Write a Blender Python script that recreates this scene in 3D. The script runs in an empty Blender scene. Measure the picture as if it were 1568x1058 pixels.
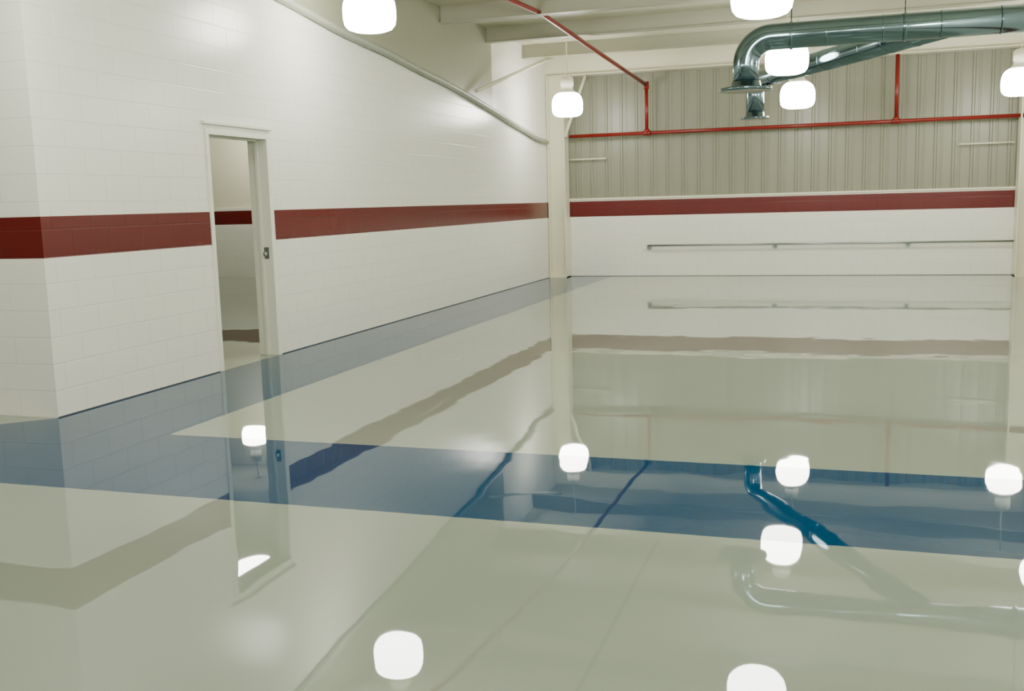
import bpy, bmesh, math
from mathutils import Vector, Matrix
D=bpy.data
scene=bpy.context.scene
COL=scene.collection
# ------------------------------------------------------------ dimensions (metres)
X0=-5.54; Y1=19.8; YC=5.98; XR=3.22; XW=-15.0; YS=-6.0; ZC=4.32
Z0=1.19; Z1=1.495

# ------------------------------------------------------------ materials
def new_mat(name):
    m=D.materials.new(name); m.use_nodes=True
    nt=m.node_tree; b=nt.nodes['Principled BSDF']
    return m,nt,b
def simple(name,col,rough=.5,metal=0.,spec=.5,noise=0.,nscale=6.,bump=0.,emit=None,estr=0.):
    m,nt,b=new_mat(name)
    b.inputs['Base Color'].default_value=(*col,1); b.inputs['Roughness'].default_value=rough
    b.inputs['Metallic'].default_value=metal; b.inputs['Specular IOR Level'].default_value=spec
    if emit:
        b.inputs['Emission Color'].default_value=(*emit,1); b.inputs['Emission Strength'].default_value=estr
    if noise or bump:
        tc=nt.nodes.new('ShaderNodeTexCoord'); n=nt.nodes.new('ShaderNodeTexNoise'); n.inputs['Scale'].default_value=nscale
        n.inputs['Detail'].default_value=4
        nt.links.new(tc.outputs['Object'],n.inputs['Vector'])
        if noise:
            mx=nt.nodes.new('ShaderNodeMix'); mx.data_type='RGBA'
            mx.inputs[6].default_value=(*[c*(1-noise) for c in col],1); mx.inputs[7].default_value=(*[min(1,c*(1+noise)) for c in col],1)
            nt.links.new(n.outputs['Fac'],mx.inputs[0]); nt.links.new(mx.outputs[2],b.inputs['Base Color'])
        if bump:
            bp=nt.nodes.new('ShaderNodeBump'); bp.inputs['Strength'].default_value=bump; bp.inputs['Distance'].default_value=.01
            nt.links.new(n.outputs['Fac'],bp.inputs['Height']); nt.links.new(bp.outputs[0],b.inputs['Normal'])
    return m
def math_node(nt,op,a,b_=None):
    n=nt.nodes.new('ShaderNodeMath'); n.operation=op
    for i,v in enumerate((a,b_)):
        if v is None: continue
        if isinstance(v,(int,float)): n.inputs[i].default_value=v
        else: nt.links.new(v,n.inputs[i])
    return n.outputs[0]
def block_wall(name,axis,white=(.85,.85,.77),red=(.11,.0015,.001),rough=.25):
    """painted concrete block: brick bump + red stripe band"""
    m,nt,b=new_mat(name); L=nt.links
    tc=nt.nodes.new('ShaderNodeTexCoord'); s=nt.nodes.new('ShaderNodeSeparateXYZ'); L.new(tc.outputs['Object'],s.inputs[0])
    c=nt.nodes.new('ShaderNodeCombineXYZ'); L.new(s.outputs[axis],c.inputs[0]); L.new(s.outputs[2],c.inputs[1])
    br=nt.nodes.new('ShaderNodeTexBrick'); L.new(c.outputs[0],br.inputs['Vector'])
    br.inputs['Scale'].default_value=1; br.inputs['Brick Width'].default_value=.406; br.inputs['Row Height'].default_value=.2
    br.inputs['Mortar Size'].default_value=.007; br.inputs['Mortar Smooth'].default_value=.5
    br.inputs['Color1'].default_value=(1,1,1,1); br.inputs['Color2'].default_value=(.985,.985,.985,1); br.inputs['Mortar'].default_value=(.90,.90,.90,1)
    nz=nt.nodes.new('ShaderNodeTexNoise'); nz.inputs['Scale'].default_value=45; nz.inputs['Detail'].default_value=3; L.new(tc.outputs['Object'],nz.inputs['Vector'])
    up=math_node(nt,'GREATER_THAN',s.outputs[2],Z0); dn=math_node(nt,'LESS_THAN',s.outputs[2],Z1); band=math_node(nt,'MULTIPLY',up,dn)
    mx=nt.nodes.new('ShaderNodeMix'); mx.data_type='RGBA'; mx.inputs[6].default_value=(*white,1); mx.inputs[7].default_value=(*red,1)
    L.new(band,mx.inputs[0])
    mu=nt.nodes.new('ShaderNodeMix'); mu.data_type='RGBA'; mu.blend_type='MULTIPLY'; mu.inputs[0].default_value=.8
    L.new(mx.outputs[2],mu.inputs[6]); L.new(br.outputs['Color'],mu.inputs[7]); L.new(mu.outputs[2],b.inputs['Base Color'])
    h1=math_node(nt,'MULTIPLY',br.outputs['Fac'],-1.0); h2=math_node(nt,'MULTIPLY',nz.outputs['Fac'],.25); h=math_node(nt,'ADD',h1,h2)
    bp=nt.nodes.new('ShaderNodeBump'); bp.inputs['Strength'].default_value=.26; bp.inputs['Distance'].default_value=.006
    L.new(h,bp.inputs['Height']); L.new(bp.outputs[0],b.inputs['Normal'])
    b.inputs['Roughness'].default_value=rough
    return m
def floor_mat():
    m,nt,b=new_mat('epoxy_floor'); L=nt.links
    tc=nt.nodes.new('ShaderNodeTexCoord'); s=nt.nodes.new('ShaderNodeSeparateXYZ'); L.new(tc.outputs['Object'],s.inputs[0])
    nz=nt.nodes.new('ShaderNodeTexNoise'); nz.inputs['Scale'].default_value=9; L.new(tc.outputs['Object'],nz.inputs['Vector'])
    w=math_node(nt,'MULTIPLY',math_node(nt,'SUBTRACT',nz.outputs['Fac'],.5),.012)
    x=math_node(nt,'ADD',s.outputs[0],w); y=math_node(nt,'ADD',s.outputs[1],w)
    def between(v,a,c): return math_node(nt,'MULTIPLY',math_node(nt,'GREATER_THAN',v,a),math_node(nt,'LESS_THAN',v,c))
    cross=between(y,4.40,5.67)
    strip=math_node(nt,'MULTIPLY',between(x,X0,-4.33),math_node(nt,'GREATER_THAN',y,5.6))
    # blue paint flares diagonally toward the wall corner
    fl=math_node(nt,'GREATER_THAN',math_node(nt,'SUBTRACT',math_node(nt,'ADD',x,5.93),math_node(nt,'SUBTRACT',y,5.6)),0.0)
    flare=math_node(nt,'MULTIPLY',math_node(nt,'MULTIPLY',fl,between(y,5.6,6.0)),between(x,-6.0,-5.4))
    blue=math_node(nt,'MAXIMUM',math_node(nt,'MAXIMUM',cross,strip),flare)
    big=nt.nodes.new('ShaderNodeTexNoise'); big.inputs['Scale'].default_value=.6; big.inputs['Detail'].default_value=3; L.new(tc.outputs['Object'],big.inputs['Vector'])
    sage=nt.nodes.new('ShaderNodeMix'); sage.data_type='RGBA'; sage.inputs[6].default_value=(.24,.285,.235,1); sage.inputs[7].default_value=(.27,.315,.26,1); L.new(big.outputs['Fac'],sage.inputs[0])
    j1=math_node(nt,'LESS_THAN',math_node(nt,'ABSOLUTE',math_node(nt,'SUBTRACT',s.outputs[0],-.75)),.008)
    j1=math_node(nt,'MULTIPLY',j1,math_node(nt,'LESS_THAN',s.outputs[1],4.3))
    j2=math_node(nt,'LESS_THAN',math_node(nt,'ABSOLUTE',math_node(nt,'SUBTRACT',s.outputs[1],3.0)),.006)
    j2=math_node(nt,'MULTIPLY',j2,.3)
    jj=math_node(nt,'MULTIPLY',math_node(nt,'MAXIMUM',j1,j2),.13)
    mj=nt.nodes.new('ShaderNodeMix'); mj.data_type='RGBA'; mj.inputs[7].default_value=(.12,.14,.12,1); L.new(jj,mj.inputs[0]); L.new(sage.outputs[2],mj.inputs[6])
    mx=nt.nodes.new('ShaderNodeMix'); mx.data_type='RGBA'; mx.inputs[7].default_value=(.0005,.045,.115,1)
    L.new(blue,mx.inputs[0]); L.new(mj.outputs[2],mx.inputs[6]); L.new(mx.outputs[2],b.inputs['Base Color'])
    b.inputs['Roughness'].default_value=.018
    ior=math_node(nt,'SUBTRACT',1.52,math_node(nt,'MULTIPLY',blue,.25)); L.new(ior,b.inputs['IOR'])
    wv=nt.nodes.new('ShaderNodeTexNoise'); wv.inputs['Scale'].default_value=1.3; wv.inputs['Detail'].default_value=2.0; wv.inputs['Roughness'].default_value=.5
    L.new(tc.outputs['Object'],wv.inputs['Vector'])
    bp=nt.nodes.new('ShaderNodeBump'); bp.inputs['Strength'].default_value=1; bp.inputs['Distance'].default_value=.002
    L.new(wv.outputs['Fac'],bp.inputs['Height']); L.new(bp.outputs[0],b.inputs['Normal'])
    return m

M_wallY=block_wall('block_wall_y',1); M_wallX=block_wall('block_wall_x',0)
M_floor=floor_mat()
M_ceil=simple('ceiling_deck',(.58,.57,.43),.6,noise=.06)
M_purl=simple('painted_steel',(.42,.42,.32),.45,noise=.05)
M_olive=simple('liner_olive',(.31,.32,.23),.4,noise=.05)
M_rib=simple('ribbed_panel',(.235,.24,.175),.33,noise=.04,nscale=1.5)
M_cream=simple('cream_paint',(.76,.745,.58),.35)
M_frame=simple('door_frame_paint',(.80,.81,.70),.3)
M_red=simple('red_pipe_paint',(.20,.005,.003),.3)
M_galv=simple('galvanised_duct',(.15,.22,.25),.13,metal=1.,noise=.15,nscale=3)
M_steel=simple('steel',(.36,.40,.40),.3,metal=1.)
M_glow=simple('lamp_glass',(.9,.9,.9),.3,emit=(1.,.98,.88),estr=41)
M_white=simple('white_enamel',(.75,.74,.62),.35)
M_dark=simple('dark_sealant',(.05,.06,.07),.6)

# ------------------------------------------------------------ mesh helpers
def add_box(bm,a,b):
    r=bmesh.ops.create_cube(bm,size=1)
    for v in r['verts']:
        v.co=Vector([(a[i]+b[i])/2+v.co[i]*(b[i]-a[i]) for i in range(3)])
    return r['verts']
def obj(name,bm,mats,parent=None,smooth=False,bevel=0):
    bmesh.ops.recalc_face_normals(bm,faces=bm.faces)
    me=D.meshes.new(name); bm.to_mesh(me); bm.free()
    for m in (mats if isinstance(mats,(list,tuple)) else [mats]): me.materials.append(m)
    if smooth:
        for p in me.polygons: p.use_smooth=True
    o=D.objects.new(name,me); COL.objects.link(o)
    if parent: o.parent=parent
    if bevel:
        md=o.modifiers.new('bevel','BEVEL'); md.width=bevel; md.segments=2; md.limit_method='ANGLE'
    return o
def boxes(name,lst,mat,parent=None,bevel=0):
    bm=bmesh.new()
    for a,b in lst: add_box(bm,a,b)
    return obj(name,bm,mat,parent,bevel=bevel)
def empty(name,loc=(0,0,0)):
    e=D.objects.new(name,None); e.empty_display_size=.2; e.location=loc; COL.objects.link(e); return e
def sweep(bm,pts,rad,seg=20,caps=True):
    pts=[Vector(p) for p in pts]; rings=[]
    n=len(pts); up=None
    for i,p in enumerate(pts):
        t=((pts[min(i+1,n-1)]-pts[i]).normalized()+(pts[i]-pts[max(i-1,0)]).normalized()).normalized()
        if up is None:
            up=Vector((0,0,1)) if abs(t.z)<.9 else Vector((0,1,0))
        up=(up-t*up.dot(t)).normalized(); sd=t.cross(up)
        r=rad[i] if isinstance(rad,(list,tuple)) else rad
        rings.append([bm.verts.new(p+(sd*math.cos(2*math.pi*k/seg)+up*math.sin(2*math.pi*k/seg))*r) for k in range(seg)])
    fs=[]
    for i in range(n-1):
        for k in range(seg):
            fs.append(bm.faces.new((rings[i][k],rings[i][(k+1)%seg],rings[i+1][(k+1)%seg],rings[i+1][k])))
    if caps:
        bm.faces.new(rings[0]); bm.faces.new(rings[-1][::-1])
    for f_ in fs: f_.smooth=True
    return fs
def lathe(bm,prof,c=(0,0,0),seg=40):
    c=Vector(c); rings=[]
    for r,z in prof:
        rings.append([bm.verts.new(c+Vector((r*math.cos(2*math.pi*k/seg),r*math.sin(2*math.pi*k/seg),z))) for k in range(seg)])
    for i in range(len(rings)-1):
        for k in range(seg):
            f_=bm.faces.new((rings[i][k],rings[i][(k+1)%seg],rings[i+1][(k+1)%seg],rings[i+1][k])); f_.smooth=True
    bm.faces.new(rings[0]); bm.faces.new(rings[-1])
def arc(c,a,b,r,n=10):
    c=Vector(c);a=Vector(a).normalized();b=Vector(b).normalized()
    ang=a.angle(b); cut=r*math.tan(ang/2)
    p0=c-a*cut; nrm=(b-a*a.dot(b)).normalized(); o=p0+nrm*r
    return [o+(-nrm*math.cos(ang*i/n)+a*math.sin(ang*i/n))*r for i in range(n+1)]

# ------------------------------------------------------------ shell
boxes('floor',[((XW,YS,-.15),(XR+.2,Y1+.2,0))],M_floor)
DA,DB,DH=8.12,9.10,2.20
T=.20
boxes('wall_left',[((X0-T,YC,0),(X0,DA-.05,ZC)),((X0-T,DB+.07,0),(X0,Y1,ZC)),((X0-T,DA-.05,DH+.05),(X0,DB+.07,ZC))],M_wallY)
boxes('wall_front_return',[((XW,YC,0),(X0-T,YC+T,ZC))],M_wallX)
boxes('wall_back_lower',[((XW,Y1,0),(XR+.2,Y1+.2,1.55))],M_wallX)
boxes('wall_right',[((XR,YS,0),(XR+.2,Y1,ZC))],M_wallY)
boxes('wall_south',[((XW,YS-.2,0),(XR+.2,YS,ZC))],M_wallX)
boxes('wall_west',[((XW-.2,YS,0),(XW,Y1+.2,ZC))],M_wallY)
boxes('ceiling',[((XW,YS,ZC),(XR+.2,Y1+.2,ZC+.1))],M_ceil)
# ribbed metal upper wall
bm=bmesh.new()
x=X0-T; prof=[]
pitch=.30
while x<XR+.2:
    for dx,dy in ((0,0),(.09,0),(.105,-.022),(.135,-.022),(.15,0),(.20,0),(.21,-.008),(.23,-.008),(.24,0)):
        prof.append((x+dx,Y1+.03+dy))
    x+=pitch
lo=[bm.verts.new((a,b,1.53)) for a,b in prof]; hi=[bm.verts.new((a,b,ZC)) for a,b in prof]
for i in range(len(prof)-1): bm.faces.new((lo[i],lo[i+1],hi[i+1],hi[i]))
obj('wall_back_ribbed_panel',bm,M_rib)
boxes('wall_back_upper_backing',[((XW,Y1+.06,1.55),(XR+.2,Y1+.2,ZC))],M_cream)
boxes('trim_sill_flashing',[((X0,Y1-.03,1.525),(XR,Y1+.03,1.555))],M_cream)
boxes('trim_base_joint',[((X0,DB+.08,0),(X0+.006,Y1,.008)),((X0,YC,0),(X0+.006,DA-.06,.008)),((X0,Y1-.006,0),(XR,Y1,.008))],M_dark)

# olive liner above the arch on the left wall
arcp=[(5.98,3.86),(7.2,3.80),(8.5,3.72),(9.6,3.63),(10.8,3.50),(12.0,3.42),(13.2,3.31),(14.2,3.23),(15.2,3.12),(16.2,3.00),(17.1,2.88),(17.9,2.79),(18.6,2.70),(19.3,2.66)]
bm=bmesh.new()
a=[bm.verts.new((X0+.012,y,z)) for y,z in arcp if y<16.6]; b=[bm.verts.new((X0+.012,y,ZC)) for y,z in arcp if y<16.6]
for i in range(len(a)-1): bm.faces.new((a[i],a[i+1],b[i+1],b[i]))
obj('trim_upper_liner',bm,M_olive)
bm=bmesh.new(); 
def dense(pp,n=6):
    out=[]
    P=[Vector((X0+.05,y,z)) for y,z in pp]
    for i in range(len(P)-1):
        p0=P[max(i-1,0)];p1=P[i];p2=P[i+1];p3=P[min(i+2,len(P)-1)]
        for k in range(n):
            t=k/n
            out.append(.5*((2*p1)+(p2-p0)*t+(2*p0-5*p1+4*p2-p3)*t*t+(3*p1-p0-3*p2+p3)*t**3))
    out.append(P[-1]); return out
sweep(bm,dense(arcp),.045,12)
obj('arched_wall_beam',bm,simple('arch_grey',(.33,.35,.28),.4))

# ------------------------------------------------------------ steel roof framing
for i,y in enumerate([-4,-2,0,2,4,6,8,10,12,14,16,18]):
    bm=bmesh.new()
    add_box(bm,(X0,y-.04,ZC-.24),(XR,y+.04,ZC-.225)); add_box(bm,(X0,y-.006,ZC-.24),(XR,y+.006,ZC)); add_box(bm,(X0,y-.09,ZC-.24),(XR,y-.04,ZC-.232))
    obj('roof_purlin',bm,M_purl)
boxes('back_eave_beam',[((X0,19.50,3.92),(XR,19.78,3.94)),((X0,19.63,3.94),(XR,19.65,ZC))],M_cream)

def column(name,xa,xb):
    boxes(name,[((xa,19.45,0),(xa+.02,19.78,3.92)),((xb-.02,19.45,0),(xb,19.78,3.92)),((xa+.02,19.60,0),(xb-.02,19.615,3.92)),((xa-.0,19.42,0),(xb,19.79,.02))],M_cream)
column('steel_column',X0+.01,X0+.36); column('steel_column',XR-.32,XR-.01)

def rod(name,p,q,r,mat,parent=None,seg=14):
    bm=bmesh.new(); sweep(bm,[p,q],r,seg); return obj(name,bm,mat,parent)
rod('knee_brace',(-5.45,15.2,3.25),(-5.05,18.2,4.1),.03,M_cream)
rod('knee_brace',(-5.15,19.4,2.75),(-4.75,19.5,3.9),.03,M_cream)

# ------------------------------------------------------------ door
dr=empty('door_1',(X0,(DA+DB)/2,0))
def dbox(n,lst,mat,bevel=.004):
    o=boxes(n,lst,mat,dr,bevel); o.matrix_parent_inverse=Matrix.Translation(-Vector(dr.location)); return o
dbox('frame_jamb',[((X0-T-.01,DA-.05,0),(X0+.015,DA,DH+.05)),((X0-T-.01,DB,0),(X0+.015,DB+.07,DH+.05))],M_frame)
dbox('frame_head',[((X0-T-.01,DA,DH),(X0+.015,DB,DH+.05))],M_frame)
dbox('frame_stop',[((X0-.13,DA,0),(X0-.09,DA+.015,DH)),((X0-.13,DB-.015,0),(X0-.09,DB,DH)),((X0-.13,DA,DH-.015),(X0-.09,DB,DH))],M_frame)
dbox('drip_head_trim',[((X0,DA-.09,DH+.09),(X0+.035,DB+.09,DH+.12))],M_frame)
dbox('strike_plate',[((X0-.085,DB-.004,1.0),(X0-.03,DB,1.12))],M_steel,.001)
dbox('latch_knob',[((X0-.075,DB-.05,1.03),(X0-.04,DB-.004,1.075))],M_steel,.012)

# ------------------------------------------------------------ wall hand-rail
hr=empty('wall_handrail',(-.3,19.7,.6))
def inv(o,e): o.matrix_parent_inverse=Matrix.Translation(-Vector(e.location)); return o
inv(rod('rail',(-3.60,19.70,.605),(2.95,19.70,.605),.019,M_steel,hr),hr)
for i,xx in enumerate((-3.58,-1.18,1.17)):
    bm=bmesh.new(); sweep(bm,[(xx,19.70,.60),(xx,19.72,.56),(xx,19.80,.56)],.014,10); sweep(bm,[(xx,19.785,.56),(xx,19.80,.56)],.05,18)
    inv(obj('bracket_%d'%(i+1),bm,M_steel,hr),hr)

# ------------------------------------------------------------ sprinkler piping
sp=empty('sprinkler_pipe',(0,19.5,2.8))
def spipe(n,pts,r): 
    bm=bmesh.new(); sweep(bm,pts,r,14); return inv(obj(n,bm,M_red,sp),sp)
spipe('main_run',[(-5.1,19.55,2.76),(XR,19.55,2.76)],.035)
spipe('drop_1',[(-3.57,19.55,2.76),(-3.57,19.55,3.66)],.035)
spipe('drop_2',[(.90,19.55,2.76),(.90,19.55,3.92)],.035)
spipe('ceiling_branch',[(-3.57,19.50,3.66),(-4.05,14.07,4.12),(-4.45,9.5,4.12),(-4.45,-5,4.12)],.035)
bm=bmesh.new()
for p in ((-3.57,19.55,2.76),(.90,19.55,2.76)): sweep(bm,[(p[0]-.07,p[1],p[2]),(p[0]+.07,p[1],p[2])],.048,14); sweep(bm,[p,(p[0],p[1],p[2]+.08)],.048,14)
sweep(bm,[(-3.57,19.55,3.58),(-3.57,19.55,3.72)],.05,14)
inv(obj('fittings',bm,M_red,sp),sp)

# conduits on the ribbed wall
rod('wall_conduit',(-5.15,19.72,2.32),(-4.4,19.72,2.32),.014,M_cream)
rod('wall_conduit',(1.95,19.72,2.32),(2.85,19.72,2.32),.014,M_cream)

# ------------------------------------------------------------ spiral ducts
du=empty('spiral_duct',(0,12,3.2))
def ridged(pts,r,parent,name):
    """spiral seam ducting: main tube + thin raised lock seams"""
    bm=bmesh.new(); sweep(bm,pts,r,28)
    P=[Vector(p) for p in pts]
    for i in range(len(P)-1):
        d=(P[i+1]-P[i]); n=int(d.length/.5)
        for k in range(1,n):
            c=P[i]+d*k/n; t=d.normalized(); sweep(bm,[c-t*.006,c+t*.006],r+.004,28)
    return inv(obj(name,bm,M_galv,parent),parent)
yd=11.7; rd=.14; xd=-1.03; zd=3.22
elb=arc((xd,yd,zd),(0,0,1),(1,0,0),.28,12)
ridged([(xd,yd,2.70)]+elb+[(XR,yd,zd)],rd,du,'trunk')
bm=bmesh.new(); lathe(bm,[(.15,0),(.28,0),(.285,.012),(.28,.03),(.17,.035),(.155,.10)],(xd,yd,2.66)); inv(obj('collar',bm,M_galv,du),du)
y2=16.4; x2=-1.30; z2=3.28; r2=.135
d2=(Vector((1.0,11.8,zd))-Vector((x2,y2,z2))).normalized()
elb=arc((x2,y2,z2),(0,0,1),d2,.22,12)
ridged([(x2,y2,2.72)]+elb+[(1.0,11.8,zd)],r2,du,'branch')
bm=bmesh.new(); lathe(bm,[(.13,0),(.21,0),(.215,.012),(.21,.03),(.15,.035),(.14,.10)],(x2,y2,2.69)); inv(obj('branch_collar',bm,M_galv,du),du)
bm=bmesh.new()
for xx in (-.55,.6,1.9): sweep(bm,[(xx,yd,zd+rd),(xx,yd,ZC)],.006,8); sweep(bm,[(xx-.015,yd,zd),(xx+.015,yd,zd)],rd+.010,28)
inv(obj('hangers',bm,M_galv,du),du)

# ------------------------------------------------------------ pendant lamps
def lamp(x,y,z):
    e=empty('pendant_lamp',(x,y,z))
    bm=bmesh.new()
    prof=[(.10,-.215),(.17,-.21),(.225,-.19),(.258,-.15),(.27,-.09),(.272,0),(.265,.06),(.245,.12),(.215,.16),(.17,.19)]
    lathe(bm,prof); obj('glass_drum',bm,M_glow,e)
    bm=bmesh.new(); lathe(bm,[(.17,.19),(.15,.21),(.11,.25),(.10,.30),(.115,.31),(.115,.44),(.09,.47),(.03,.49)]); obj('ballast_housing',bm,M_white,e)
    bm=bmesh.new(); sweep(bm,[(0,0,.48),(0,0,ZC-z-.0)],.012,8); lathe(bm,[(.05,ZC-z-.03),(.05,ZC-z)],seg=16); obj('hanger_rod',bm,M_white,e)
for p in [(-4.63,17.65,3.2),(-.70,17.2,3.1),(2.56,17.4,3.13),(-.70,13.8,3.26),(-4.64,9.77,3.5),(-.70,9.5,3.29),
          (2.45,13.3,3.2),(2.4,9.5,3.2),(-4.64,5.0,3.3),(-.7,5.0,3.3),(2.3,5.0,3.3),(-4.64,.5,3.3),(-.7,.5,3.3),(2.3,.5,3.3),(-8.5,1.5,3.3),(-4.,-3.5,3.3),(.5,-3.5,3.3),
          (-12.0,18.6,3.35),(-7.5,11.4,3.42)]:
    lamp(*p)

w=D.worlds.new('world'); scene.world=w; w.use_nodes=True; w.node_tree.nodes['Background'].inputs[0].default_value=(.5,.5,.45,1); w.node_tree.nodes['Background'].inputs[1].default_value=.05

# ------------------------------------------------------------ camera
yaw,p,r=-0.3164,-0.1402,-0.0270
F=Vector((math.sin(yaw)*math.cos(p),math.cos(yaw)*math.cos(p),math.sin(p)))
R0=Vector((math.cos(yaw),-math.sin(yaw),0)); U0=R0.cross(F)
R=R0*math.cos(r)+U0*math.sin(r); U=-R0*math.sin(r)+U0*math.cos(r)
cam=D.cameras.new('camera'); co=D.objects.new('camera',cam); COL.objects.link(co)
cam.sensor_fit='HORIZONTAL'; cam.sensor_width=36; cam.lens=1544.6/1568*36; cam.clip_end=200; cam.clip_start=.05
cam.dof.use_dof=True; cam.dof.focus_distance=4.5; cam.dof.aperture_fstop=10
m=Matrix((R,U,-F)).transposed().to_4x4(); m.translation=(0,0,1.5); co.matrix_world=m
scene.camera=co
